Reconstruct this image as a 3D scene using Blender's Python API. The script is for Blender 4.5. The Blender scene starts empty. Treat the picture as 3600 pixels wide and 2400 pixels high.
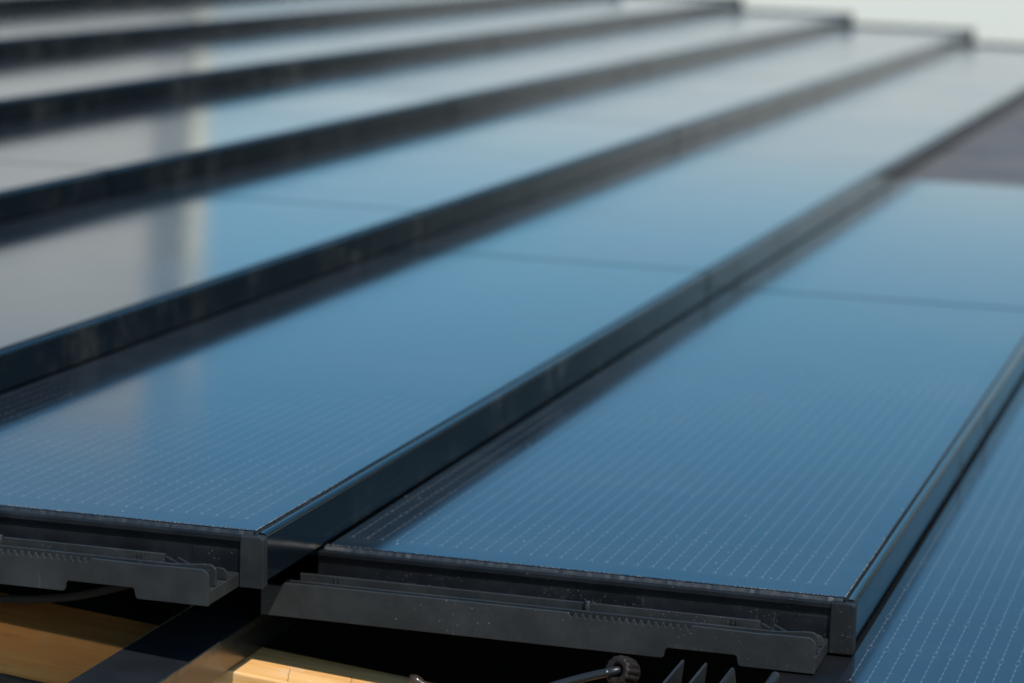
import bpy, bmesh, math, random
from mathutils import Vector, Matrix
random.seed(7)
R_ = math.radians
sc = bpy.context.scene
col = sc.collection

# ---------------------------------------------------------------- frames
# roof frame: u along the rows (away from camera), v up the slope, n out of the roof
PITCH, TILT = 9.0, 3.0
up = Vector((math.sin(R_(TILT)), math.sin(R_(PITCH)), math.cos(R_(PITCH)))).normalized()
e1 = (Vector((1, 0, 0)) - up * up.x).normalized()
e2 = up.cross(e1)
BASE = Vector((0, 0, 4.6))
W = Matrix((e1, e2, up)).to_4x4()
W.translation = BASE                      # roof frame -> world
W3 = W.to_3x3()

P = 0.45          # row spacing up the slope
L = 1.7049        # panel length along the row
H = 0.04145       # height of a panel's front face
TAU = math.atan2(H, P)
PW = math.hypot(P, H)

# ---------------------------------------------------------------- helpers
def link(o, parent=None):
    col.objects.link(o)
    if parent is not None:
        o.parent = parent
    return o

def mesh_obj(name, bm, mat, parent=None, smooth=False):
    bmesh.ops.recalc_face_normals(bm, faces=bm.faces)
    me = bpy.data.meshes.new(name)
    bm.to_mesh(me); bm.free()
    if mat is not None:
        me.materials.append(mat)
    if smooth:
        for p in me.polygons:
            p.use_smooth = True
    o = bpy.data.objects.new(name, me)
    return link(o, parent)

def empty(name, mat4):
    o = bpy.data.objects.new(name, None)
    o.empty_display_size = 0.05
    link(o)
    o.matrix_world = mat4
    return o

def tag(o, label=None, cat=None, group=None, kind=None):
    if label: o['label'] = label
    if cat: o['category'] = cat
    if group: o['group'] = group
    if kind: o['kind'] = kind
    return o

def box(bm, a, b, bev=0.0, seg=2):
    t = bmesh.new()
    bmesh.ops.create_cube(t, size=1)
    for v in t.verts:
        v.co = Vector([(a[i] + b[i]) / 2 + v.co[i] * (b[i] - a[i]) for i in range(3)])
    if bev > 0:
        bmesh.ops.bevel(t, geom=list(t.edges), offset=bev, segments=seg, affect='EDGES', profile=.5)
    merge(bm, t)

def merge(bm, t):
    me = bpy.data.meshes.new('tmp'); t.to_mesh(me); t.free()
    bm.from_mesh(me); bpy.data.meshes.remove(me)

def prism(bm, poly, x0, x1, bev=0.0):
    """poly in (w, m), extruded along u from x0 to x1"""
    t = bmesh.new()
    n = len(poly)
    va = [t.verts.new((x0, p[0], p[1])) for p in poly]
    vb = [t.verts.new((x1, p[0], p[1])) for p in poly]
    caps = [t.faces.new(va), t.faces.new(vb[::-1])]
    for i in range(n):
        j = (i + 1) % n
        t.faces.new((va[j], va[i], vb[i], vb[j]))
    bmesh.ops.recalc_face_normals(t, faces=t.faces)
    if bev > 0:
        ce = [e for f in caps for e in f.edges]
        bmesh.ops.bevel(t, geom=list(set(ce)), offset=bev, segments=2, affect='EDGES', profile=.5)
    big = [f for f in t.faces if len(f.verts) > 4]
    bmesh.ops.triangulate(t, faces=big, ngon_method='EAR_CLIP')
    merge(bm, t)

def arc(cx, cy, r, a0, a1, n=6):
    return [(cx + r * math.cos(R_(a0 + (a1 - a0) * i / n)), cy + r * math.sin(R_(a0 + (a1 - a0) * i / n))) for i in range(n + 1)]

def fillet(p, r, n=4):
    """round the corners of an open list of (x, y[, r])"""
    return p

def tube(bm, pts, rad, seg=14, cap=True):
    pts = [Vector(p) for p in pts]
    rs = rad if isinstance(rad, (list, tuple)) else [rad] * len(pts)
    rings = []
    ref = None
    for i, p in enumerate(pts):
        t = (pts[min(i + 1, len(pts) - 1)] - pts[max(i - 1, 0)]).normalized()
        if ref is None:
            ref = t.orthogonal().normalized()
        ref = (ref - t * ref.dot(t)).normalized()
        b = t.cross(ref)
        rings.append([bm.verts.new(p + (ref * math.cos(2 * math.pi * k / seg) + b * math.sin(2 * math.pi * k / seg)) * rs[i]) for k in range(seg)])
    for a, c in zip(rings, rings[1:]):
        for k in range(seg):
            bm.faces.new((a[k], a[(k + 1) % seg], c[(k + 1) % seg], c[k]))
    if cap:
        bm.faces.new(rings[0][::-1]); bm.faces.new(rings[-1])

def spline(ctrl, n=8):
    out = []
    c = [Vector(p) for p in ctrl]
    for i in range(len(c) - 1):
        p0, p1, p2, p3 = c[max(i - 1, 0)], c[i], c[i + 1], c[min(i + 2, len(c) - 1)]
        for k in range(n):
            t = k / n
            out.append(.5 * ((2 * p1) + (p2 - p0) * t + (2 * p0 - 5 * p1 + 4 * p2 - p3) * t * t + (3 * p1 - p0 - 3 * p2 + p3) * t ** 3))
    out.append(c[-1])
    return out

# ---------------------------------------------------------------- materials
class NT:
    def __init__(s, name):
        s.m = bpy.data.materials.new(name); s.m.use_nodes = True
        s.t = s.m.node_tree; s.t.nodes.clear()
        s.out = s.t.nodes.new('ShaderNodeOutputMaterial')
        s.b = s.t.nodes.new('ShaderNodeBsdfPrincipled')
        s.t.links.new(s.b.outputs[0], s.out.inputs[0])
    def n(s, ty, **kw):
        x = s.t.nodes.new(ty)
        for k, v in kw.items(): setattr(x, k, v)
        return x
    def set(s, inp, v):
        if hasattr(v, 'is_output'): s.t.links.new(v, inp)
        else: inp.default_value = v
    def math(s, op, a, b=0.0, c=0.0, clamp=False):
        x = s.n('ShaderNodeMath', operation=op, use_clamp=clamp)
        s.set(x.inputs[0], a); s.set(x.inputs[1], b); s.set(x.inputs[2], c)
        return x.outputs[0]
    def ramp(s, v, lo, hi, a=0.0, b=1.0):
        x = s.n('ShaderNodeMapRange', interpolation_type='SMOOTHSTEP')
        s.set(x.inputs[0], v); s.set(x.inputs[1], lo); s.set(x.inputs[2], hi); s.set(x.inputs[3], a); s.set(x.inputs[4], b)
        return x.outputs[0]
    def mix(s, f, a, b):
        x = s.n('ShaderNodeMix', data_type='RGBA')
        s.set(x.inputs[0], f)
        s.set(x.inputs[6], a if hasattr(a, 'is_output') else (*a, 1)); s.set(x.inputs[7], b if hasattr(b, 'is_output') else (*b, 1))
        return x.outputs[2]
    def coords(s, scale=(1, 1, 1), obj=True):
        tc = s.n('ShaderNodeTexCoord'); mp = s.n('ShaderNodeMapping')
        oi = s.n('ShaderNodeObjectInfo'); ad = s.n('ShaderNodeVectorMath', operation='ADD')
        sh = s.math('MULTIPLY', oi.outputs['Random'], 3.7)
        s.t.links.new(tc.outputs['Object'], ad.inputs[0]); s.t.links.new(sh, ad.inputs[1])
        s.t.links.new(ad.outputs[0], mp.inputs[0]); mp.inputs['Scale'].default_value = scale
        return mp.outputs[0]
    def noise(s, vec, scale, detail=4, rough=.55):
        x = s.n('ShaderNodeTexNoise'); s.t.links.new(vec, x.inputs['Vector'])
        x.inputs['Scale'].default_value = scale; x.inputs['Detail'].default_value = detail; x.inputs['Roughness'].default_value = rough
        return x.outputs[0]
    def specks(s, vec, scale, r, prob):
        """sparse small dust grains: mask"""
        x = s.n('ShaderNodeTexVoronoi'); s.t.links.new(vec, x.inputs['Vector']); x.inputs['Scale'].default_value = scale
        sp = s.n('ShaderNodeSeparateColor'); s.t.links.new(x.outputs['Color'], sp.inputs[0])
        gate = s.math('LESS_THAN', sp.outputs[0], prob)
        rr = s.math('MULTIPLY', sp.outputs[1], r * 1.2)
        hit = s.math('LESS_THAN', x.outputs['Distance'], s.math('ADD', rr, r * .3))
        drift = s.ramp(s.noise(vec, 11, 3, .6), .42, .62)
        gate = s.math('LESS_THAN', sp.outputs[0], s.math('MULTIPLY', drift, prob * 1.5))
        return s.math('MULTIPLY', s.math('MULTIPLY', gate, hit), s.ramp(sp.outputs[2], 0, 1, .35, 1))
    def bump(s, h, strength, dist):
        x = s.n('ShaderNodeBump'); s.t.links.new(h, x.inputs['Height'])
        x.inputs['Strength'].default_value = strength; x.inputs['Distance'].default_value = dist
        s.t.links.new(x.outputs[0], s.b.inputs['Normal'])

def mat_glass(name, sky_film=0.0):
    k = NT(name)
    tc = k.n('ShaderNodeTexCoord'); xyz = k.n('ShaderNodeSeparateXYZ'); k.t.links.new(tc.outputs['Object'], xyz.inputs[0])
    vo = k.coords()
    x, y = xyz.outputs[0], xyz.outputs[1]
    pitch = .1056
    a = k.math('DIVIDE', k.math('SUBTRACT', x, .0395), pitch)
    fr = k.math('FRACT', a)
    du = k.math('MULTIPLY', k.math('MINIMUM', fr, k.math('SUBTRACT', 1.0, fr)), pitch)
    sp = .01307
    lw = k.math('FRACT', k.math('ADD', k.math('DIVIDE', k.math('SUBTRACT', y, .0309), sp), .5))
    dy = k.math('MULTIPLY', k.math('ABSOLUTE', k.math('SUBTRACT', lw, .5)), sp)
    fork = k.math('MULTIPLY', k.math('SUBTRACT', 1.0, k.math('DIVIDE', k.math('SUBTRACT', du, .0012), .0090), clamp=True), .0021)
    ld = k.math('ABSOLUTE', k.math('SUBTRACT', dy, fork))
    line = k.ramp(ld, .00015, .00045, 1, 0)
    alive = k.math('GREATER_THAN', du, .0013)
    # solder pads every tenth of a cell
    pd = k.math('MULTIPLY', k.math('ABSOLUTE', k.math('SUBTRACT', k.math('FRACT', k.math('MULTIPLY', fr, 7.0)), .5)), pitch / 7)
    pad = k.math('MULTIPLY', k.ramp(pd, .0010, .0019, 1, 0), k.ramp(dy, .0004, .0010, 1, 0))
    blob = k.math('MULTIPLY', k.ramp(k.math('ABSOLUTE', k.math('SUBTRACT', du, .0085)), .0008, .0025, 1, 0), k.ramp(dy, .0005, .0013, 1, 0))
    v = vo
    nn = k.ramp(k.noise(v, 900, 2), .3, .7, .45, 1.0)
    wire = k.math('MAXIMUM', k.math('MULTIPLY', line, k.math('MULTIPLY', nn, .80)), k.math('MAXIMUM', k.math('MULTIPLY', pad, .85), k.math('MULTIPLY', blob, .7)))
    inside = k.math('MULTIPLY', k.math('MULTIPLY', k.math('GREATER_THAN', x, .0395), k.math('LESS_THAN', x, .0395 + pitch * 15)),
                    k.math('MULTIPLY', k.math('GREATER_THAN', y, .0246), k.math('LESS_THAN', y, .443)))
    wire = k.math('MULTIPLY', k.math('MULTIPLY', wire, alive), inside)
    gap = k.math('MULTIPLY', k.ramp(du, .0006, .0010, 1, 0), inside)
    cell = k.mix(k.noise(v, 7, 3), (.0050, .0080, .0135), (.0075, .0110, .0175))
    c = k.mix(inside, (.0030, .0070, .0125), cell)
    c = k.mix(k.math('MULTIPLY', gap, .7), c, (.003, .004, .006))
    c = k.mix(k.math('MULTIPLY', wire, .40), c, (.28, .31, .33))
    sm = k.ramp(k.noise(v, 3.0, 5, .65), .35, .75)
    wash = k.ramp(k.noise(k.coords((26, 3.2, 1)), 1, 4, .6), .5, .78)
    film = k.math('ADD', k.math('ADD', k.math('MULTIPLY', sm, .036 + .05 * sky_film), k.math('MULTIPLY', wash, .024)), .010 + .05 * sky_film)
    c = k.mix(film, c, (.36, .35, .34) if sky_film else (.27, .32, .37))  # extra film paints in the paler sky that the far modules mirror
    d1 = k.specks(v, 95, .07, .16); d2 = k.specks(v, 30, .032, .35)
    c = k.mix(k.math('MULTIPLY', k.math('MAXIMUM', d1, d2), .75), c, (.45, .42, .38))
    k.set(k.b.inputs['Base Color'], c)
    r = k.math('ADD', k.math('MULTIPLY', sm, .03), .115 + .02 * sky_film)
    k.set(k.b.inputs['Roughness'], k.math('ADD', r, k.math('MULTIPLY', d1, .4)))
    k.b.inputs['IOR'].default_value = 1.5
    k.b.inputs['Specular Tint'].default_value = (.35, .70, 1, 1)
    return k.m

def mat_matte_panel():
    k = NT('matte_filler')
    v = k.coords()
    c = k.mix(k.ramp(k.noise(v, 5, 5, .6), .3, .72), (.088, .090, .094), (.150, .138, .126))
    k.set(k.b.inputs['Base Color'], c); k.b.inputs['Roughness'].default_value = .75
    k.b.inputs['Specular IOR Level'].default_value = .25
    return k.m

def mat_plastic(name='black_plastic', base=(.0145, .0162, .0170), rough=.52):
    k = NT(name)
    v = k.coords()
    n1 = k.noise(v, 26, 5, .6); n2 = k.noise(k.coords((60, 60, 260)), 1, 3)
    c = k.mix(k.ramp(n1, .35, .75), base, [b * 1.6 + .003 for b in base])
    scr = k.math('MULTIPLY', k.ramp(k.noise(k.coords((900, 900, 25)), 1, 2), .62, .75), k.ramp(n1, .5, .68))
    c = k.mix(k.math('MULTIPLY', scr, .16), c, (.20, .20, .19))
    fine = k.specks(v, 480, .22, .22); d1 = k.specks(v, 190, .085, .22); d2 = k.specks(v, 70, .035, .14)
    c = k.mix(k.math('MULTIPLY', fine, .30), c, (.22, .21, .2))
    c = k.mix(k.math('MULTIPLY', k.math('MAXIMUM', d1, d2), .34), c, (.42, .38, .32))
    k.set(k.b.inputs['Base Color'], c)
    k.set(k.b.inputs['Roughness'], k.math('ADD', k.math('MULTIPLY', n1, .2), rough - .1))
    k.b.inputs['Specular IOR Level'].default_value = .4
    k.bump(k.noise(v, 1500, 2), .12, .0006)
    return k.m

def mat_frame():
    k = NT('dark_frame')
    v = k.coords()
    streak = k.noise(k.coords((22, 20, 20)), 1, 6, .7)
    patch = k.noise(v, 4.5, 4, .6)
    g = k.math('MULTIPLY', k.ramp(streak, .40, .80), k.ramp(patch, .40, .68))
    c = k.mix(k.math('MULTIPLY', g, .30), (.0034, .0072, .0108), (.17, .155, .125))
    drip = k.math('MULTIPLY', k.math('MULTIPLY', k.ramp(k.noise(k.coords((95, 6, 6)), 1, 2), .66, .76), k.ramp(k.noise(v, 2.3, 2), .45, .6)), .10)
    c = k.mix(drip, c, (.25, .22, .19))
    d = k.math('MAXIMUM', k.specks(v, 170, .07, .16), k.specks(v, 55, .035, .16))
    c = k.mix(k.math('MULTIPLY', d, .7), c, (.40, .35, .28))
    k.set(k.b.inputs['Base Color'], c)
    k.set(k.b.inputs['Roughness'], k.math('ADD', k.math('MULTIPLY', g, .25), .13))
    k.b.inputs['Specular IOR Level'].default_value = .38
    return k.m

def mat_seal():
    k = NT('grey_sealant'); v = k.coords()
    n = k.noise(v, 160, 4)
    c = k.mix(k.ramp(n, .4, .7), (.009, .012, .015), (.020, .023, .026))
    c = k.mix(k.math('MULTIPLY', k.specks(v, 420, .2, .1), .5), c, (.4, .3, .2))
    k.set(k.b.inputs['Base Color'], c); k.b.inputs['Roughness'].default_value = .42
    k.bump(n, .3, .0006)
    return k.m

def mat_simple(name, c, rough=.5, metal=0.0, spec=.5, nscale=None, c2=None, speck=False):
    k = NT(name); v = k.coords()
    cc = k.mix(k.ramp(k.noise(v, nscale or 20, 4), .3, .7), c, c2 or [q * 1.4 for q in c])
    if speck:
        d = k.math('MAXIMUM', k.specks(v, 210, .07, .2), k.specks(v, 90, .05, .12))
        cc = k.mix(k.math('MULTIPLY', d, .8), cc, (.5, .47, .43))
    k.set(k.b.inputs['Base Color'], cc)
    k.b.inputs['Roughness'].default_value = rough; k.b.inputs['Metallic'].default_value = metal
    k.b.inputs['Specular IOR Level'].default_value = spec
    return k.m

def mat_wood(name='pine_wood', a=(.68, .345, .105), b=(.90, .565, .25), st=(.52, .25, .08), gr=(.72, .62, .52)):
    k = NT(name)
    v = k.coords((60, 4, 60))
    g = k.noise(v, 1.6, 6, .65); g2 = k.noise(k.coords((14, 2.5, 14)), 1.3, 3)
    c = k.mix(k.ramp(g, .28, .74), a, b)
    c = k.mix(k.math('MULTIPLY', k.ramp(g2, .52, .72), .4), c, st)
    c = k.mix(k.math('MULTIPLY', k.ramp(k.noise(k.coords((420, 16, 420)), 1, 3, .6), .56, .72), .5), c, st)
    w = k.coords()
    c = k.mix(k.math('MULTIPLY', k.ramp(k.noise(w, 30, 4), .55, .8), .4), c, gr)
    c = k.mix(k.math('MULTIPLY', k.specks(w, 120, .07, .2), .7), c, (.12, .09, .07))
    k.set(k.b.inputs['Base Color'], c); k.b.inputs['Roughness'].default_value = .72
    k.b.inputs['Specular IOR Level'].default_value = .3
    fibre = k.noise(k.coords((420, 16, 420)), 1, 3, .6)
    k.bump(k.math('ADD', g, k.math('MULTIPLY', fibre, .5)), .5, .0018)
    return k.m

M_glass = mat_glass('cell_glass'); M_glass2 = mat_glass('cell_glass_sky_film', 1.0)
M_matte = mat_matte_panel(); M_pl = mat_plastic(); M_frame = mat_frame(); M_seal = mat_seal(); M_wood = mat_wood(); M_wood2 = mat_wood('shade_tone_wood', (.74, .25, .055), (.88, .36, .095), (.55, .17, .035), (.66, .36, .17))  # second wood palette imitates warm bounce light on the shaded batten
M_pl2 = mat_plastic('end_cap_plastic', (.0045, .0055, .0072), .42)
M_pl3 = mat_plastic('end_cap_edge', (.0078, .0092, .0105), .5)
M_dark = mat_simple('dark_flange', (.0035, .0040, .0048), .5, spec=.3)
M_crumb = mat_simple('frayed_edge', (.27, .27, .265), .85)
M_bar = mat_simple('painted_steel', (.012, .0142, .0175), .27, spec=.55, nscale=30, speck=True)
M_barlip = mat_simple('worn_steel_lip', (.016, .018, .017), .3, spec=.6, nscale=60, speck=True)
M_cable = mat_simple('cable_sheath', (.012, .013, .014), .38, nscale=80)
M_nut = mat_simple('connector_nut', (.0065, .0045, .0038), .6, spec=.3, nscale=300, c2=(.022, .015, .012), speck=True)
M_white = mat_simple('print_white', (.55, .57, .58), .6)
M_felt = mat_simple('roof_felt', (.018, .016, .014), .9, nscale=40)
M_board = mat_simple('grey_board', (.11, .085, .065), .85, nscale=50, c2=(.20, .17, .14))
M_render = mat_simple('white_render', (.57, .555, .52), .85, nscale=1.5, c2=(.63, .615, .58))
M_cream = mat_simple('cream_paint', (.70, .66, .54), .8, nscale=1.5)
M_strip = mat_simple('grey_cladding', (.20, .225, .24), .7, nscale=2)
M_tile = mat_simple('roof_tile', (.10, .07, .06), .8, nscale=3)
M_winglass = mat_simple('window_glass', (.03, .035, .04), .06)
M_brick = mat_simple('house_wall_paint', (.5, .47, .43), .85, nscale=3)
M_ground = mat_simple('grass_ground', (.045, .06, .025), .9, nscale=.3, c2=(.09, .095, .05))
M_chip = mat_simple('wood_chip', (.62, .5, .36), .8)

# ---------------------------------------------------------------- panel meshes
def bm_glass(a=.0088, b=.0088):
    bm = bmesh.new()
    box(bm, (a, .0086, .0002), (L - b, .4448, .0034), .0004, 1)
    return bm

def bm_flange():
    bm = bmesh.new()
    box(bm, (.0065, .4380, -.0060), (L - .0065, .5000, -.0022), .0004, 1)
    return bm

def bm_front_frame(a=.0102, b=.0102):
    bm = bmesh.new()
    top = arc(.0042, -.0024, .0042, 180, 95, 7)
    poly = [(.0004, -.0372), (0, -.0364)] + top + [(.0062, .0016), (.0068, .0008), (.0068, -.0020), (.0120, -.0028), (.0120, -.0372)]
    prism(bm, poly, a, L - b)
    return bm

def bm_base_tray():
    # underside of the module between its end caps
    bm = bmesh.new()
    box(bm, (.0102, .0125, -.0060), (L - .0102, .4430, -.0004))
    return bm

def flip_u(bm):
    for v in bm.verts:
        v.co.x = L - v.co.x
    bmesh.ops.reverse_faces(bm, faces=bm.faces)
    return bm

def bm_end_cap(flip=False):
    bm = bmesh.new()
    # recessed plate
    prism(bm, [(.012, -.0402), (.452, -.0392), (.452, -.0012), (.012, -.0012)], .0046, .0100)
    prism(bm, [(.0170, -.0006), (.4512, -.0006), (.4512, -.0052), (.0170, -.0052)], .0012, .0090, .0006)
    # chamfer under the top rail
    t = bmesh.new()
    vs = [t.verts.new(c) for c in ((.0016, .0175, -.0048), (.0016, .4505, -.0048), (.0050, .4505, -.0125), (.0050, .0175, -.0125))]
    t.faces.new(vs); merge(bm, t)
    # plate step
    prism(bm, [(.060, -.0390), (.060, -.013), (.0185, -.013), (.0185, -.0390)], .0041, .0060, .0003)
    return flip_u(bm) if flip else bm

def bm_cap_border(flip=False):
    bm = bmesh.new()
    pil = [(.0186, -.0414), (.0183, -.0006)] + [(.0183, .0002)] + arc(.0030, -.0038, .0040, 90, 180, 6) + [(-.0018, -.0394), (-.0004, -.0414)]
    prism(bm, pil, 0, .0101, .0007)
    return flip_u(bm) if flip else bm

def bm_sealant(end=True):
    rnd = random.Random(3)
    bm = bmesh.new()
    def strip(along, fixed, n, width, z0, z1, hi):
        rows = []
        for i in range(n + 1):
            t = i / n
            j = rnd.uniform(-.0002, .0002); hgt = rnd.uniform(-.0002, .0003)
            a, b = width
            rows.append([along(t, a, z0), along(t, a + (b - a) * .35 + j, z1 + hgt), along(t, b - .0004 + j, hi + hgt), along(t, b, z0)])
        vv = [[bm.verts.new(p) for p in r] for r in rows]
        for r0, r1 in zip(vv, vv[1:]):
            for q in range(3):
                bm.faces.new((r0[q], r0[q + 1], r1[q + 1], r1[q]))
    if end: strip(lambda t, a, z: (a, .010 + t * .438, z), None, 110, (.0056, .0090), -.0012, -.0002, .0024)
    strip(lambda t, a, z: (.006 + t * (L - .012), a, z), None, 420, (.0069, .0088), -.0010, .0002, .0020)
    return bm

def bm_fringe(full):
    rnd = random.Random(11)
    bm = bmesh.new()
    def bit(x, y, s):
        t = bmesh.new(); bmesh.ops.create_cube(t, size=1)
        m = Matrix.Translation((x, y, .0035)) @ Matrix.Rotation(rnd.uniform(0, 6), 4, 'Z') @ Matrix.Rotation(rnd.uniform(-.6, .6), 4, 'X') @ Matrix.Diagonal((s * rnd.uniform(.8, 2.6), s * .8, s * .9, 1))
        t.transform(m); merge(bm, t)
    for i in range(430):
        w = .014 + .434 * (i / 430) + rnd.uniform(-.0008, .0008)
        if rnd.random() < .35 + .4 * (math.sin(w * 31) > -.3): bit(.0088 + rnd.uniform(-.0003, .0003), w, rnd.uniform(.00018, .00042))
    for i in range(90):
        bit(.010 + .22 * (i / 90) ** 1.4 + rnd.uniform(-.001, .001), .0086, rnd.uniform(.0002, .0005))
    return bm

def bm_front_wall():
    b = -.0419
    poly = [(.0192, b)] + [(.0188, b + .0006)]
    poly += [(.0188, -.0204)] + arc(.0258, -.0204, .0070, 180, 90, 7)[1:]
    poly += [(.0480, -.0136), (.0640, -.0142), (.1150, -.0137)]
    n = 17; w0, w1 = .1170, .2180; s = (w1 - w0) / n
    for i in range(n):
        a = w0 + i * s
        poly += [(a + .0002, -.0138), (a + s * .14, -.0150), (a + s * .34, -.0170), (a + s * .52, -.0174), (a + s * .68, -.0160), (a + s * .80, -.0143), (a + s * .90, -.0137)]
    poly += [(w1 + .001, -.0136), (.3300, -.0135), (.4560, -.0137)] + arc(.4560, -.0177, .0040, 90, 0, 4)[1:]
    poly += [(.4600, -.0165), (.4760, -.0168), (.4770, -.0180), (.4770, b)]
    poly += [(.1432, b)] + arc(.1412, b + .0028, .0028, -90, -180, 4)[0:] + [(.1380, -.0356)] + arc(.1352, -.0356, .0022, 0, 90, 4)
    poly += [(.0836, -.0334)] + arc(.0824, -.0356, .0022, 90, 180, 4) + [(.0796, -.0390)] + arc(.0766, -.0391, .0028, 0, -90, 4)
    bm = bmesh.new()
    prism(bm, poly, -.0640, -.0611, .0004)
    # moulding seams that stand a hair proud
    for w in (.0640, .0485, .2610, .2520, .2960, .3060, .4210, .4010):
        box(bm, (-.06425, w - .00015, -.0415), (-.0636, w + .00015, -.0345))
    return bm

def bm_mid_wall():
    poly = [(.0192, -.0300), (.0192, -.0190)] + arc(.0252, -.0190, .0060, 180, 90, 6)[1:] + [(.0300, -.0131), (.0420, -.0143), (.0540, -.0152), (.0800, -.0152), (.3000, -.0151), (.4620, -.0152), (.4620, -.0300)]
    bm = bmesh.new(); prism(bm, poly, -.0480, -.0456, .0004); return bm

def bm_short_wall():
    poly = [(.0192, -.0300), (.0192, -.0262)] + arc(.0247, -.0262, .0055, 180, 90, 6)[1:] + [(.0500, -.0212), (.0500, -.0300)]
    bm = bmesh.new(); prism(bm, poly, -.0252, -.0228, .0004); return bm

def bm_rear_wall():
    bm = bmesh.new()
    prism(bm, [(.0690, -.0300), (.0690, -.0130), (.0694, -.0126), (.4550, -.0128), (.4550, -.0300)], -.0312, -.0288, .0004)
    box(bm, (-.0326, .0868, -.0300), (-.0306, .0880, -.0131), .0002, 1)
    box(bm, (-.0326, .0905, -.0300), (-.0306, .0915, -.0131), .0002, 1)
    box(bm, (-.0326, .4200, -.0300), (-.0306, .4212, -.0131), .0002, 1)
    box(bm, (-.0326, .4240, -.0300), (-.0306, .4250, -.0131), .0002, 1)
    # small raking ribs behind the middle wall
    for w in (.0640, .0540):
        t = bmesh.new(); bmesh.ops.create_cube(t, size=1)
        t.transform(Matrix.Translation((-.030, w - .004, -.0185)) @ Matrix.Rotation(R_(24), 4, 'X') @ Matrix.Diagonal((.002, .018, .0011, 1)))
        merge(bm, t)
    return bm

def bm_peg():
    bm = bmesh.new()
    tube(bm, [(-.0325, .2095, -.0300), (-.0325, .2095, -.0128), (-.0323, .2096, -.0116)], [.0027, .0027, .0022], 12)
    t = bmesh.new(); bmesh.ops.create_icosphere(t, subdivisions=2, radius=.0027)
    r = random.Random(5)
    for v in t.verts: v.co = Vector((v.co.x, v.co.y, v.co.z * .35)) * r.uniform(.85, 1.25) + Vector((-.0325, .2095, -.0114))
    merge(bm, t)
    return bm

def bm_rail_tray():
    bm = bmesh.new()
    box(bm, (-.0620, .0190, -.0413), (.0044, .0786, -.0305), .0004, 1)
    box(bm, (-.0620, .0786, -.0334), (.0044, .4765, -.0312))
    # scored top near the corner
    for i in range(10):
        box(bm, (-.060 + .0062 * i, .0195, -.0306), (-.0596 + .0062 * i, .0600, -.0303))
    return bm

def bm_verge():
    # raised metal trim that closes a row at the far verge of the roof
    bm = bmesh.new()
    box(bm, (L - .003, .030, -.030), (L + .012, .4600, .0150), .002, 2)
    box(bm, (L - .004, -.012, -.0405), (L + .014, .0300, .0165), .004, 2)
    return bm

MESH = {}
def shared(name, fn, mat, smooth=False):
    o = mesh_obj(name, fn(), mat, None, smooth)
    me = o.data; bpy.data.objects.remove(o)
    MESH[name] = me
    return me
J = .0040        # half the gap between two modules of a row
ENDS = {'near': (.0088, J), 'mid': (J, J), 'far': (J, .0088)}
for nm, (a, b) in ENDS.items():
    shared('glass_' + nm, lambda: bm_glass(a, b), M_glass)
    for suf, mm in (('_sky_film', M_glass2), ('_matte', M_matte)):
        me = MESH['glass_' + nm].copy(); me.materials.clear(); me.materials.append(mm); MESH['glass_' + nm + suf] = me
    shared('frame_' + nm, lambda: bm_front_frame(a + .0014 if a > .003 else a, b + .0014 if b > .003 else b), M_frame)
shared('back_flange', bm_flange, M_dark)
shared('base_plate', bm_base_tray, M_dark)
shared('end_cap', bm_end_cap, M_pl2)
shared('end_cap_far', lambda: bm_end_cap(True), M_pl2)
shared('cap_border', bm_cap_border, M_pl3)
shared('cap_border_far', lambda: bm_cap_border(True), M_pl3)
shared('sealant_bead', bm_sealant, M_seal)
shared('sealant_side', lambda: bm_sealant(False), M_seal)
shared('frayed_edge', lambda: bm_fringe(True), M_crumb)
shared('interlock_rail', bm_rail_tray, M_pl)
shared('front_wall', bm_front_wall, M_pl)
shared('middle_wall', bm_mid_wall, M_pl)
shared('short_wall', bm_short_wall, M_pl)
shared('rear_wall', bm_rear_wall, M_pl)
shared('peg', bm_peg, M_pl, True)
shared('verge_trim', bm_verge, mat_simple('grey_verge_metal', (.060, .060, .062), .5))

def part(name, key, parent):
    return link(bpy.data.objects.new(name, MESH[key]), parent)

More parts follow.
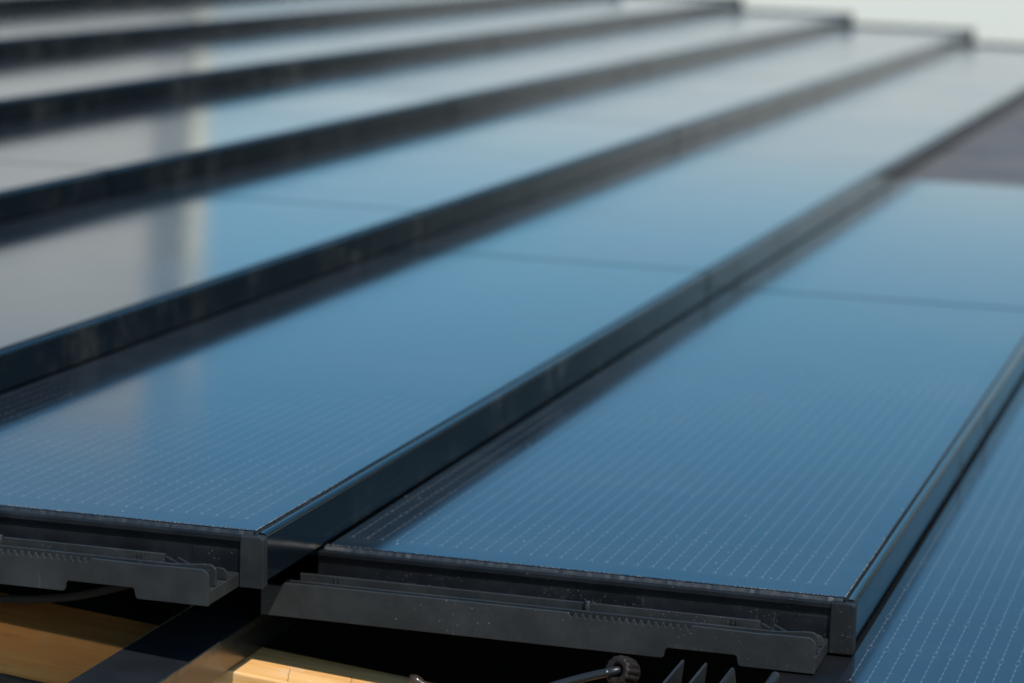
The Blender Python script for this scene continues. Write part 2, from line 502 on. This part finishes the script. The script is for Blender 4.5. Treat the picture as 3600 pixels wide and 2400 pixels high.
# rows, counted up the slope: key -> (row index, offset of the near end along u)
OFF = {-2: .012, -1: .141, 0: .0, 1: .121, 2: .028, 3: .150, 4: .02, 5: .14, 6: .02}
ORD = ['lowest', 'second', 'third', 'fourth', 'fifth', 'sixth', 'seventh', 'eighth', 'ninth']
NTH = ['first', 'second', 'third', 'fourth', 'last']
def make_panel(row, k):
    o = empty('solar_module', Matrix.Identity(4))
    rx = Matrix.Rotation(-TAU, 4, 'X')
    rr = random.Random(row * 17 + k * 5 + 3)
    settle = rr.uniform(-.025, .025) if k else 0
    mid = Matrix.Translation((L / 2, 0, 0))
    local = Matrix.Translation((k * L, 0, 0)) @ mid @ Matrix.Rotation(R_(settle), 4, 'Y') @ mid.inverted()
    if k >= 2:      # beyond the second joint the roof sags a little towards the verge
        piv = Matrix.Translation((2 * L, 0, 0))
        local = piv @ Matrix.Rotation(R_(.17), 4, 'Y') @ piv.inverted() @ local
    o.matrix_world = W @ Matrix.Translation((OFF[row], row * P, 0)) @ rx @ local
    sky_film = k >= 2  # far modules carry a pale sky reflection in their glass colour
    matte = (row == -1 and k >= 2)
    pos = 'near' if k == 0 else 'far' if k == 4 else 'mid'
    key = 'glass_' + pos + ('_matte' if matte else '_sky_film' if sky_film else '')
    part('cell_glass', key, o)
    part('front_frame', 'frame_' + pos, o)
    part('base_plate', 'base_plate', o)
    part('back_flange', 'back_flange', o)
    part('sealant_bead', 'sealant_bead' if k == 0 else 'sealant_side', o)
    if k == 4: part('cap_border', 'cap_border_far', part('end_cap', 'end_cap_far', o))
    if k == 0:
        part('cap_border', 'cap_border', part('end_cap', 'end_cap', o))
        part('frayed_edge', 'frayed_edge', o)
        r = part('interlock_rail', 'interlock_rail', o)
        for nm in ('front_wall', 'middle_wall', 'short_wall', 'rear_wall', 'peg'):
            part(nm, nm, r)
    if k == 4:
        part('verge_trim', 'verge_trim', o)
    what = 'matte grey brown module' if matte else ('blue glossy module' if not sky_film else 'pale module with painted sky reflection')
    end = ' at the far verge' if k == 4 else ' at the open near end' if k == 0 else ''
    if (row, k) == (-1, 0): lab = 'blue module whose whole toothed end rail shows above the ribbed cable connector'
    elif (row, k) == (0, 0): lab = 'blue module whose end rail hangs over the black steel bar'
    elif (row, k) == (-2, 0): lab = 'blue module in the lowest row, beside the ribbed black bracket'
    else: lab = f'{what}{end}, {NTH[k]} along the {ORD[row + 2]} row from the eaves'
    tag(o, lab, 'solar module', 'solar modules lapped in rows on the roof')
    return o
for row in range(-2, 7):
    for k in range(5):
        make_panel(row, k)

# ---------------------------------------------------------------- under the panels
def roof_thing(name, label, cat, at=(0, 0, 0), group=None):
    o = empty(name, W @ Matrix.Translation(at))
    return tag(o, label, cat, group)

# black steel bar lying on the timber
t = roof_thing('steel_bar', 'black painted steel bar with a shiny brown reflecting side running under the panels', 'steel bar', (-.3, .0642, -.1))
bm = bmesh.new(); box(bm, (-.15, -.0282, -.0326), (9.0, .0290, 0), .0012, 2)
mesh_obj('bar_body', bm, M_bar, t)
bm = bmesh.new()
r = random.Random(2)
n = 70; prev = None
for i in range(n + 1):
    x = -.14 + i * .0085
    j = r.uniform(-.0005, .0005)
    cur = [bm.verts.new(q) for q in ((x, -.0278, .0003), (x, -.0289 + j * .5, -.0004), (x, -.0290 + j * .4, -.0066 + j), (x, -.0282, -.0072 + j))]
    if prev:
        for q in range(3): bm.faces.new((prev[q], prev[q + 1], cur[q + 1], cur[q]))
    prev = cur
mesh_obj('folded_lip', bm, M_barlip, t)

# timber batten across the slope
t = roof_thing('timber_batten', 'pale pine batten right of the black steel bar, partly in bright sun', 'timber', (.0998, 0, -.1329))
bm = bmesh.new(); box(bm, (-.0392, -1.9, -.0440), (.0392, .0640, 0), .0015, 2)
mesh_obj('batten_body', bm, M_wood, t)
bm = bmesh.new()
for (x0, y0, x1, y1) in ((-.0041, -.0027, -.0399 + .004, -.0132), (.010, -.052, -.012, -.060)):
    pts = [Vector((x0 + (x1 - x0) * i / 7 + random.uniform(-.0008, .0008), y0 + (y1 - y0) * i / 7 + random.uniform(-.0008, .0008), .00025)) for i in range(8)]
    for a, b in zip(pts, pts[1:]):
        d = (b - a).normalized(); s = Vector((-d.y, d.x, 0)) * .00022
        bm.faces.new([bm.verts.new(q) for q in (a - s, a + s, b + s, b - s)])
mesh_obj('crack', bm, M_felt, t)
t2 = roof_thing('timber_batten', 'dark orange batten, bounce light painted in, left of the black steel bar, in shade', 'timber', (.0998, 0, -.1329))
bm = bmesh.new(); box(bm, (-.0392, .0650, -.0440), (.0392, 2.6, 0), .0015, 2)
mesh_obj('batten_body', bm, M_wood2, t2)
# board under the batten
bm = bmesh.new(); box(bm, (-.60, -1.9, -.024), (.02, 2.6, 0), .001, 1)
t = tag(mesh_obj('roof_board', bm, M_board), 'grey brown dust covered board below the pine batten at the bottom left corner', 'board')
t.matrix_world = W @ Matrix.Translation((.0606, 0, -.1790))

# crumbs of wood on the batten
for i, (u, v, s) in enumerate(((.0746, -.028, .0013), (.0971, -.0137, .0008), (.1035, -.0011, .0008), (.0894, -.0046, .0006))):
    bm = bmesh.new(); bmesh.ops.create_icosphere(bm, subdivisions=1, radius=s)
    r = random.Random(i)
    for q in bm.verts: q.co = Vector((q.co.x * .6, q.co.y * 1.3, q.co.z * .4)) * r.uniform(.6, 1.3)
    o = mesh_obj('wood_chip', bm, M_chip)
    o.matrix_world = W @ Matrix.Translation((u, v, -.1329 + s * .3)) @ Matrix.Rotation(i * 1.3, 4, 'Z')
    tag(o, 'tiny pale wood chip lying on the sunlit pine batten', 'wood chip', 'wood chips on the batten')

# ribbed plastic bracket that carries the lowest row
t = roof_thing('ribbed_bracket', 'black plastic bracket with upright ribs below the toothed rail at bottom right', 'bracket', (-.02, -.37, -.088))
bm = bmesh.new(); box(bm, (-.06, -.050, -.004), (.085, .045, .002), .0006, 1)
mesh_obj('bracket_base', bm, M_pl, t)
for v, ntop, th in ((-.3364, -.0445, .0011), (-.3546, -.0432, .0011)):
    bm = bmesh.new()
    a, b = v + .37 - th, v + .37 + th
    hgt = ntop + .088
    box(bm, (-.06, a, 0), (.070, b, hgt), .0004, 1)
    mesh_obj('rib', bm, M_pl, t)
bm = bmesh.new()          # third rib with a swept tail
prism(bm, [(0.0, .0), (0.0, .0440), (-.0010, .0452), (-.0028, .0452), (-.0040, .0430), (-.0055, .036), (-.0075, .029), (-.0090, .025), (-.0090, .0)], -.06, .070, .0005)
for q in bm.verts: q.co.y += -.0038
mesh_obj('rib', bm, M_pl, t)
bm = bmesh.new()          # low flat block and the round topped rib on it
box(bm, (-.06, -.0500, 0), (.060, -.0165, .0345), .0008, 1)
mesh_obj('block', bm, M_pl, t)
bm = bmesh.new()
tube(bm, [(-.06, -.0405, .0455), (.062, -.0405, .0478), (.067, -.0405, .0462)], [.0034, .0034, .0018], 14)
box(bm, (-.058, -.0436, .033), (.062, -.0374, .046))
mesh_obj('rib', bm, M_pl, t)

# solar cable and its screw connector
t = roof_thing('solar_cable', 'black cable with a brown ribbed screw connector under the toothed rail', 'cable', (.03, -.29, -.057))
def rel(p): return Vector(p) - Vector((.03, -.29, -.057))
path = spline([rel(q) for q in ((-.02, -.1700, -.1180), (.012, -.2040, -.0995), (.022, -.2261, -.0874), (.027, -.2476, -.0762), (.0285, -.2674, -.0668), (.0285, -.2790, -.0617), (.0292, -.2870, -.0584), (.033, -.2915, -.0575), (.040, -.2950, -.0590))], 8)
bm = bmesh.new(); tube(bm, path, .00335, 16)
cb = mesh_obj('cable_sheath', bm, M_cable, t, True)
axis = Vector((.88, -.446, -.256)).normalized()
c0 = rel((.0290, -.2893, -.0572))
def flute(bm, c, ax, prof, seg=60, depth=.0009, nfl=14):
    x = ax.orthogonal().normalized(); y = ax.cross(x)
    rings = []
    for s, rr, fl in prof:
        ring = []
        for k in range(seg):
            a = 2 * math.pi * k / seg
            q = math.cos(a * nfl)
            rad = rr - (depth * fl * max(0, q) ** .6 if q > 0 else 0)
            ring.append(bm.verts.new(c + ax * s + (x * math.cos(a) + y * math.sin(a)) * rad))
        rings.append(ring)
    for a, b in zip(rings, rings[1:]):
        for k in range(seg): bm.faces.new((a[k], a[(k + 1) % seg], b[(k + 1) % seg], b[k]))
    bm.faces.new(rings[-1])
bm = bmesh.new()
flute(bm, c0, axis, [(.0080, .0040, 0), (.0030, .0048, 0), (.0000, .0062, 0), (0, .0100, 0), (.0012, .0116, .4), (.0030, .0121, 1), (.0120, .0121, 1), (.0165, .0112, .7), (.0195, .0092, 0), (.0210, .0060, 0), (.0215, .0040, 0)], nfl=13, depth=.0022)
mesh_obj('connector_nut', bm, M_nut, t, True)
# small triangle printed on the sheath, facing up and towards the open end of the roof
i = 44
pc = path[i]; tg = (path[i + 1] - path[i - 1]).normalized()
nrm = Vector((-.78, -.25, .58)); nrm = (nrm - tg * nrm.dot(tg)).normalized(); sd = nrm.cross(tg)
bm = bmesh.new()
tri = [pc + nrm * .00342 + sd * (y * .00085) + tg * (x * .00085) for x, y in ((-.9, -.8), (.9, -.8), (0, 1.0))]
tri = [pc + (q - pc).normalized() * .00345 + tg * 0 for q in tri]
cen = sum(tri, Vector()) / 3
inn = [cen + (q - cen) * .62 for q in tri]
for a in range(3):
    b = (a + 1) % 3
    bm.faces.new([bm.verts.new(q) for q in (tri[a], tri[b], inn[b], inn[a])])
mesh_obj('triangle_mark', bm, M_white, cb)

# glossy end of another cable resting on the batten
o = roof_thing('cable_plug', 'glossy dark end of a cable lying on the shaded batten at bottom centre', 'cable end', (.1, -.12, -.124))
pts = [(.1000, -.1050, -.1225), (.1, -.1065, -.1215), (.1, -.1095, -.1212), (.1, -.1125, -.1225), (.1, -.1165, -.1240), (.1, -.1230, -.1250), (.1, -.1350, -.1262), (.098, -.1600, -.1290), (.09, -.20, -.131)]
bm = bmesh.new(); tube(bm, [Vector(q) - Vector((.1, -.12, -.124)) for q in pts], [.0012, .0042, .0048, .0047, .0036, .0029, .0027, .0027, .0027], 14)
mesh_obj('plug_body', bm, mat_simple('glossy_plug', (.03, .024, .02), .2, nscale=200, speck=True), o, True)

bm = bmesh.new(); tube(bm, spline([(.05, .36, -.110), (.05, .2641, -.1106), (.05, .2286, -.1073), (.05, .1976, -.1008), (.05, .1634, -.0903), (.06, .1149, -.0711), (.08, .07, -.058)], 8), .0034, 12)
o = tag(mesh_obj('hanging_cable', bm, M_felt, None, True), 'black cable sagging in the dark under the lower left panel', 'cable')
o.matrix_world = W.copy()

# ---------------------------------------------------------------- the house that carries the roof
hs = tag(empty('house', W @ Matrix.Translation((4.3, 1.2, -.25))), 'house under the solar roof, its dark felted deck below the battens', 'house')
bm = bmesh.new(); box(bm, (-4.75, -2.75, -.10), (4.45, 2.6, 0)); mesh_obj('roof_deck', bm, M_felt, hs)
bm = bmesh.new(); box(bm, (-4.4, -2.4, -4.2), (4.2, 2.3, -.10)); mesh_obj('wall', bm, M_brick, hs)

# ---------------------------------------------------------------- camera
Rm = ((0.27235380305518453, -0.9543335255076684, 0.12276370820578725), (-0.14484803380368055, -0.16679763100334322, -0.975293595484561), (0.9512320710865141, 0.24784283806900476, -0.1836613039065651))
cpos = Vector((-2.0187296859026302, -0.707378293023221, 0.5789282643322917))
cm = Matrix((Rm[0], [-q for q in Rm[1]], [-q for q in Rm[2]])).transposed().to_4x4()
cm.translation = cpos
cam = bpy.data.cameras.new('camera'); co = bpy.data.objects.new('camera', cam); link(co)
co.matrix_world = W @ cm
cam.sensor_width = 36; cam.lens = 36 * 6437.37 / 2352
cam.clip_start = .05; cam.clip_end = 5000
cam.dof.use_dof = True; cam.dof.focus_distance = 2.17
cam.dof.aperture_fstop = cam.lens / 17.5
sc.camera = co
camw = W @ cpos

# ---------------------------------------------------------------- white house seen mirrored in the panels
def azp(az, D, z=0): return Vector((camw.x + D * math.cos(R_(az)), camw.y + D * math.sin(R_(az)), z))
D = 16.0
c_ = azp(21.72, D)
dirw = Vector((-math.sin(R_(22)), math.cos(R_(22)), 0))     # along the wall, to the left
back = Vector((math.cos(R_(22)), math.sin(R_(22)), 0))
nh = empty('white_house', Matrix(((dirw.x, back.x, 0, c_.x), (dirw.y, back.y, 0, c_.y), (0, 0, 1, 0), (0, 0, 0, 1))))
tag(nh, 'tall white rendered house up the slope, mirrored in the upper left panels', 'house')
TOPZ = camw.z - .33 + 14 * math.tan(R_(14.5))
bm = bmesh.new()
LOWZ = camw.z - .33 + 14 * math.tan(R_(8.3))
box(bm, (.31, .02, 0), (6.5, 6, TOPZ), 0)
box(bm, (.118, .018, 0), (.3098, .5, LOWZ), 0)
mesh_obj('wall', bm, M_render, nh)
MIDZ = camw.z - .33 + 14 * math.tan(R_(13.0))
bm = bmesh.new(); box(bm, (0, -.06, 0), (.118, .5, MIDZ), .01, 1)
mesh_obj('corner_pillar', bm, M_cream, nh)
bm = bmesh.new(); box(bm, (.1185, -.004, LOWZ + .01), (.3095, .10, MIDZ - .02)); mesh_obj('cladding_strip', bm, M_strip, nh)
bm = bmesh.new()
box(bm, (.33, -.02, TOPZ + .002), (6.48, 5.98, TOPZ + .05))
mesh_obj('parapet', bm, M_render, nh)
for x in (2.4, 4.4):
    bm = bmesh.new(); box(bm, (x, -.05, 1.2), (x + 1.0, .05, 2.5), .01, 1); f = mesh_obj('window', bm, M_strip, nh)
    bm = bmesh.new(); box(bm, (x + .07, -.056, 1.27), (x + .93, -.03, 2.43)); mesh_obj('pane', bm, M_winglass, f)

# ---------------------------------------------------------------- unseen trees added on the low side to darken the frame reflections
M_leaf = mat_simple('leaf_green', (.035, .055, .018), .6, nscale=.8, c2=(.075, .095, .035))
M_bark = mat_simple('bark', (.07, .055, .04), .9, nscale=6)
def make_added_tree(seed, hgt):
    rr = random.Random(seed)
    root = empty('added_tree', Matrix.Identity(4))
    bm = bmesh.new()
    tube(bm, [(0, 0, -.1), (.05, .02, hgt * .25), (-.06, .1, hgt * .5), (.02, .05, hgt * .8)], [hgt * .028, hgt * .02, hgt * .013, hgt * .004], 10)
    clumps = []
    for i in range(13):
        a = rr.uniform(0, 6.28); z = hgt * rr.uniform(.34, .93)
        rad = hgt * .27 * (1 - abs(z / hgt - .58) * 1.5) * rr.uniform(.6, 1.1)
        tip = Vector((math.cos(a) * rad, math.sin(a) * rad, z))
        tube(bm, [(0, .05, z * .72), tip * .5 + Vector((0, 0, z * .42)), tip], [hgt * .010, hgt * .006, hgt * .002], 6)
        clumps.append((tip, hgt * rr.uniform(.11, .17)))
    mesh_obj('trunk', bm, M_bark, root)
    vs, fs = [], []
    for c, cr in clumps:
        for q in range(330):
            d = Vector((rr.gauss(0, 1), rr.gauss(0, 1), rr.gauss(0, .8))).normalized() * cr * rr.uniform(.35, 1.1)
            p = c + d
            a = Vector((rr.gauss(0, 1), rr.gauss(0, 1), rr.gauss(0, 1))).normalized(); b = a.orthogonal().normalized()
            s1 = rr.uniform(.10, .20)
            n0 = len(vs)
            vs += [p - a * s1, p + b * s1 * .5, p + a * s1, p - b * s1 * .5]
            fs.append((n0, n0 + 1, n0 + 2, n0 + 3))
    me = bpy.data.meshes.new('crown'); me.from_pydata(vs, [], fs); me.materials.append(M_leaf)
    link(bpy.data.objects.new('crown', me), root)
    return root
ADDED_TREES = [(-15, 24, 10.6), (-21, 21, 11.2), (-28, 23, 12.4), (-34, 20, 11.0), (-41, 22, 12.0), (-49, 19, 11.2), (-58, 21, 12.2), (-68, 18, 11.2), (-80, 20, 12.0)]
protos = [make_added_tree(1, 11.0), make_added_tree(2, 12.0)]
SAY = ['small rounded', 'slender', 'broad', 'short', 'tall', 'narrow', 'wide crowned', 'low', 'outermost']
for i, (az, dist, hgt) in enumerate(ADDED_TREES):
    src = protos[i % 2]
    if i < 2: o = src
    else:
        o = src.copy(); col.objects.link(o)
        for ch in src.children:
            c = ch.copy(); col.objects.link(c); c.parent = o
    p = azp(az, dist)
    sc_ = hgt / (11.0, 12.0)[i % 2]
    o.matrix_world = Matrix.Translation(p) @ Matrix.Rotation(i * 1.9, 4, 'Z') @ Matrix.Scale(sc_, 4)
    tag(o, f'{SAY[i]} unseen tree added to darken reflections, number {i + 1} from the far end of its row', 'tree', 'unseen trees added to darken the frame reflections')

# ---------------------------------------------------------------- ground
bm = bmesh.new()
bmesh.ops.create_grid(bm, x_segments=40, y_segments=40, size=2500)
g = mesh_obj('ground', bm, M_ground); g['kind'] = 'structure'

# ---------------------------------------------------------------- light
S = Vector((-.50, -.373, 1.0)).normalized()
Sw = (W3 @ S).normalized()
elev = math.asin(Sw.z)
sun = bpy.data.lights.new('sun', 'SUN'); so = bpy.data.objects.new('sun', sun); link(so)
so.rotation_euler = Sw.to_track_quat('Z', 'Y').to_euler()
so.location = (0, 0, 12)
sun.energy = 4.2; sun.angle = R_(.5); sun.color = (1, .93, .83)
w = bpy.data.worlds.new('World'); sc.world = w; w.use_nodes = True
nt = w.node_tree; bg = nt.nodes['Background']
sky = nt.nodes.new('ShaderNodeTexSky'); sky.sky_type = 'NISHITA'; sky.sun_disc = False
sky.sun_elevation = elev
sky.sun_rotation = math.atan2(Sw.x, Sw.y)
sky.air_density = 1.2; sky.dust_density = .6; sky.ozone_density = 2.0; sky.altitude = 100
hs_ = nt.nodes.new('ShaderNodeHueSaturation'); hs_.inputs['Saturation'].default_value = 1.28
tint = nt.nodes.new('ShaderNodeMix'); tint.data_type = 'RGBA'; tint.blend_type = 'MULTIPLY'; tint.inputs[0].default_value = 1
nt.links.new(sky.outputs[0], tint.inputs[6]); tint.inputs[7].default_value = (.925, 1.045, 1.01, 1)
nt.links.new(tint.outputs[2], hs_.inputs['Color'])
tc = nt.nodes.new('ShaderNodeTexCoord'); sx = nt.nodes.new('ShaderNodeSeparateXYZ'); nt.links.new(tc.outputs['Generated'], sx.inputs[0])
mr = nt.nodes.new('ShaderNodeMapRange'); mr.interpolation_type = 'SMOOTHSTEP'
nt.links.new(sx.outputs[2], mr.inputs[0]); mr.inputs[1].default_value = .122; mr.inputs[2].default_value = .188; mr.inputs[3].default_value = .95; mr.inputs[4].default_value = 0.0
mx = nt.nodes.new('ShaderNodeMix'); mx.data_type = 'RGBA'
nt.links.new(mr.outputs[0], mx.inputs[0]); nt.links.new(hs_.outputs[0], mx.inputs[6]); mr2 = nt.nodes.new('ShaderNodeMapRange'); mr2.interpolation_type = 'SMOOTHSTEP'
nt.links.new(sx.outputs[2], mr2.inputs[0]); mr2.inputs[1].default_value = .02; mr2.inputs[2].default_value = .10
hz = nt.nodes.new('ShaderNodeMix'); hz.data_type = 'RGBA'; nt.links.new(mr2.outputs[0], hz.inputs[0])
hz.inputs[6].default_value = (4.45, 4.82, 4.70, 1); hz.inputs[7].default_value = (6.15, 5.95, 5.4, 1)     # milky band above the horizon
nt.links.new(hz.outputs[2], mx.inputs[7])
nt.links.new(mx.outputs[2], bg.inputs[0]); bg.inputs[1].default_value = .15

sc.view_settings.view_transform = 'Standard'; sc.view_settings.look = 'None'
sc.view_settings.exposure = 0; sc.view_settings.gamma = 1
sc.render.engine = 'CYCLES'
sc.cycles.use_denoising = True
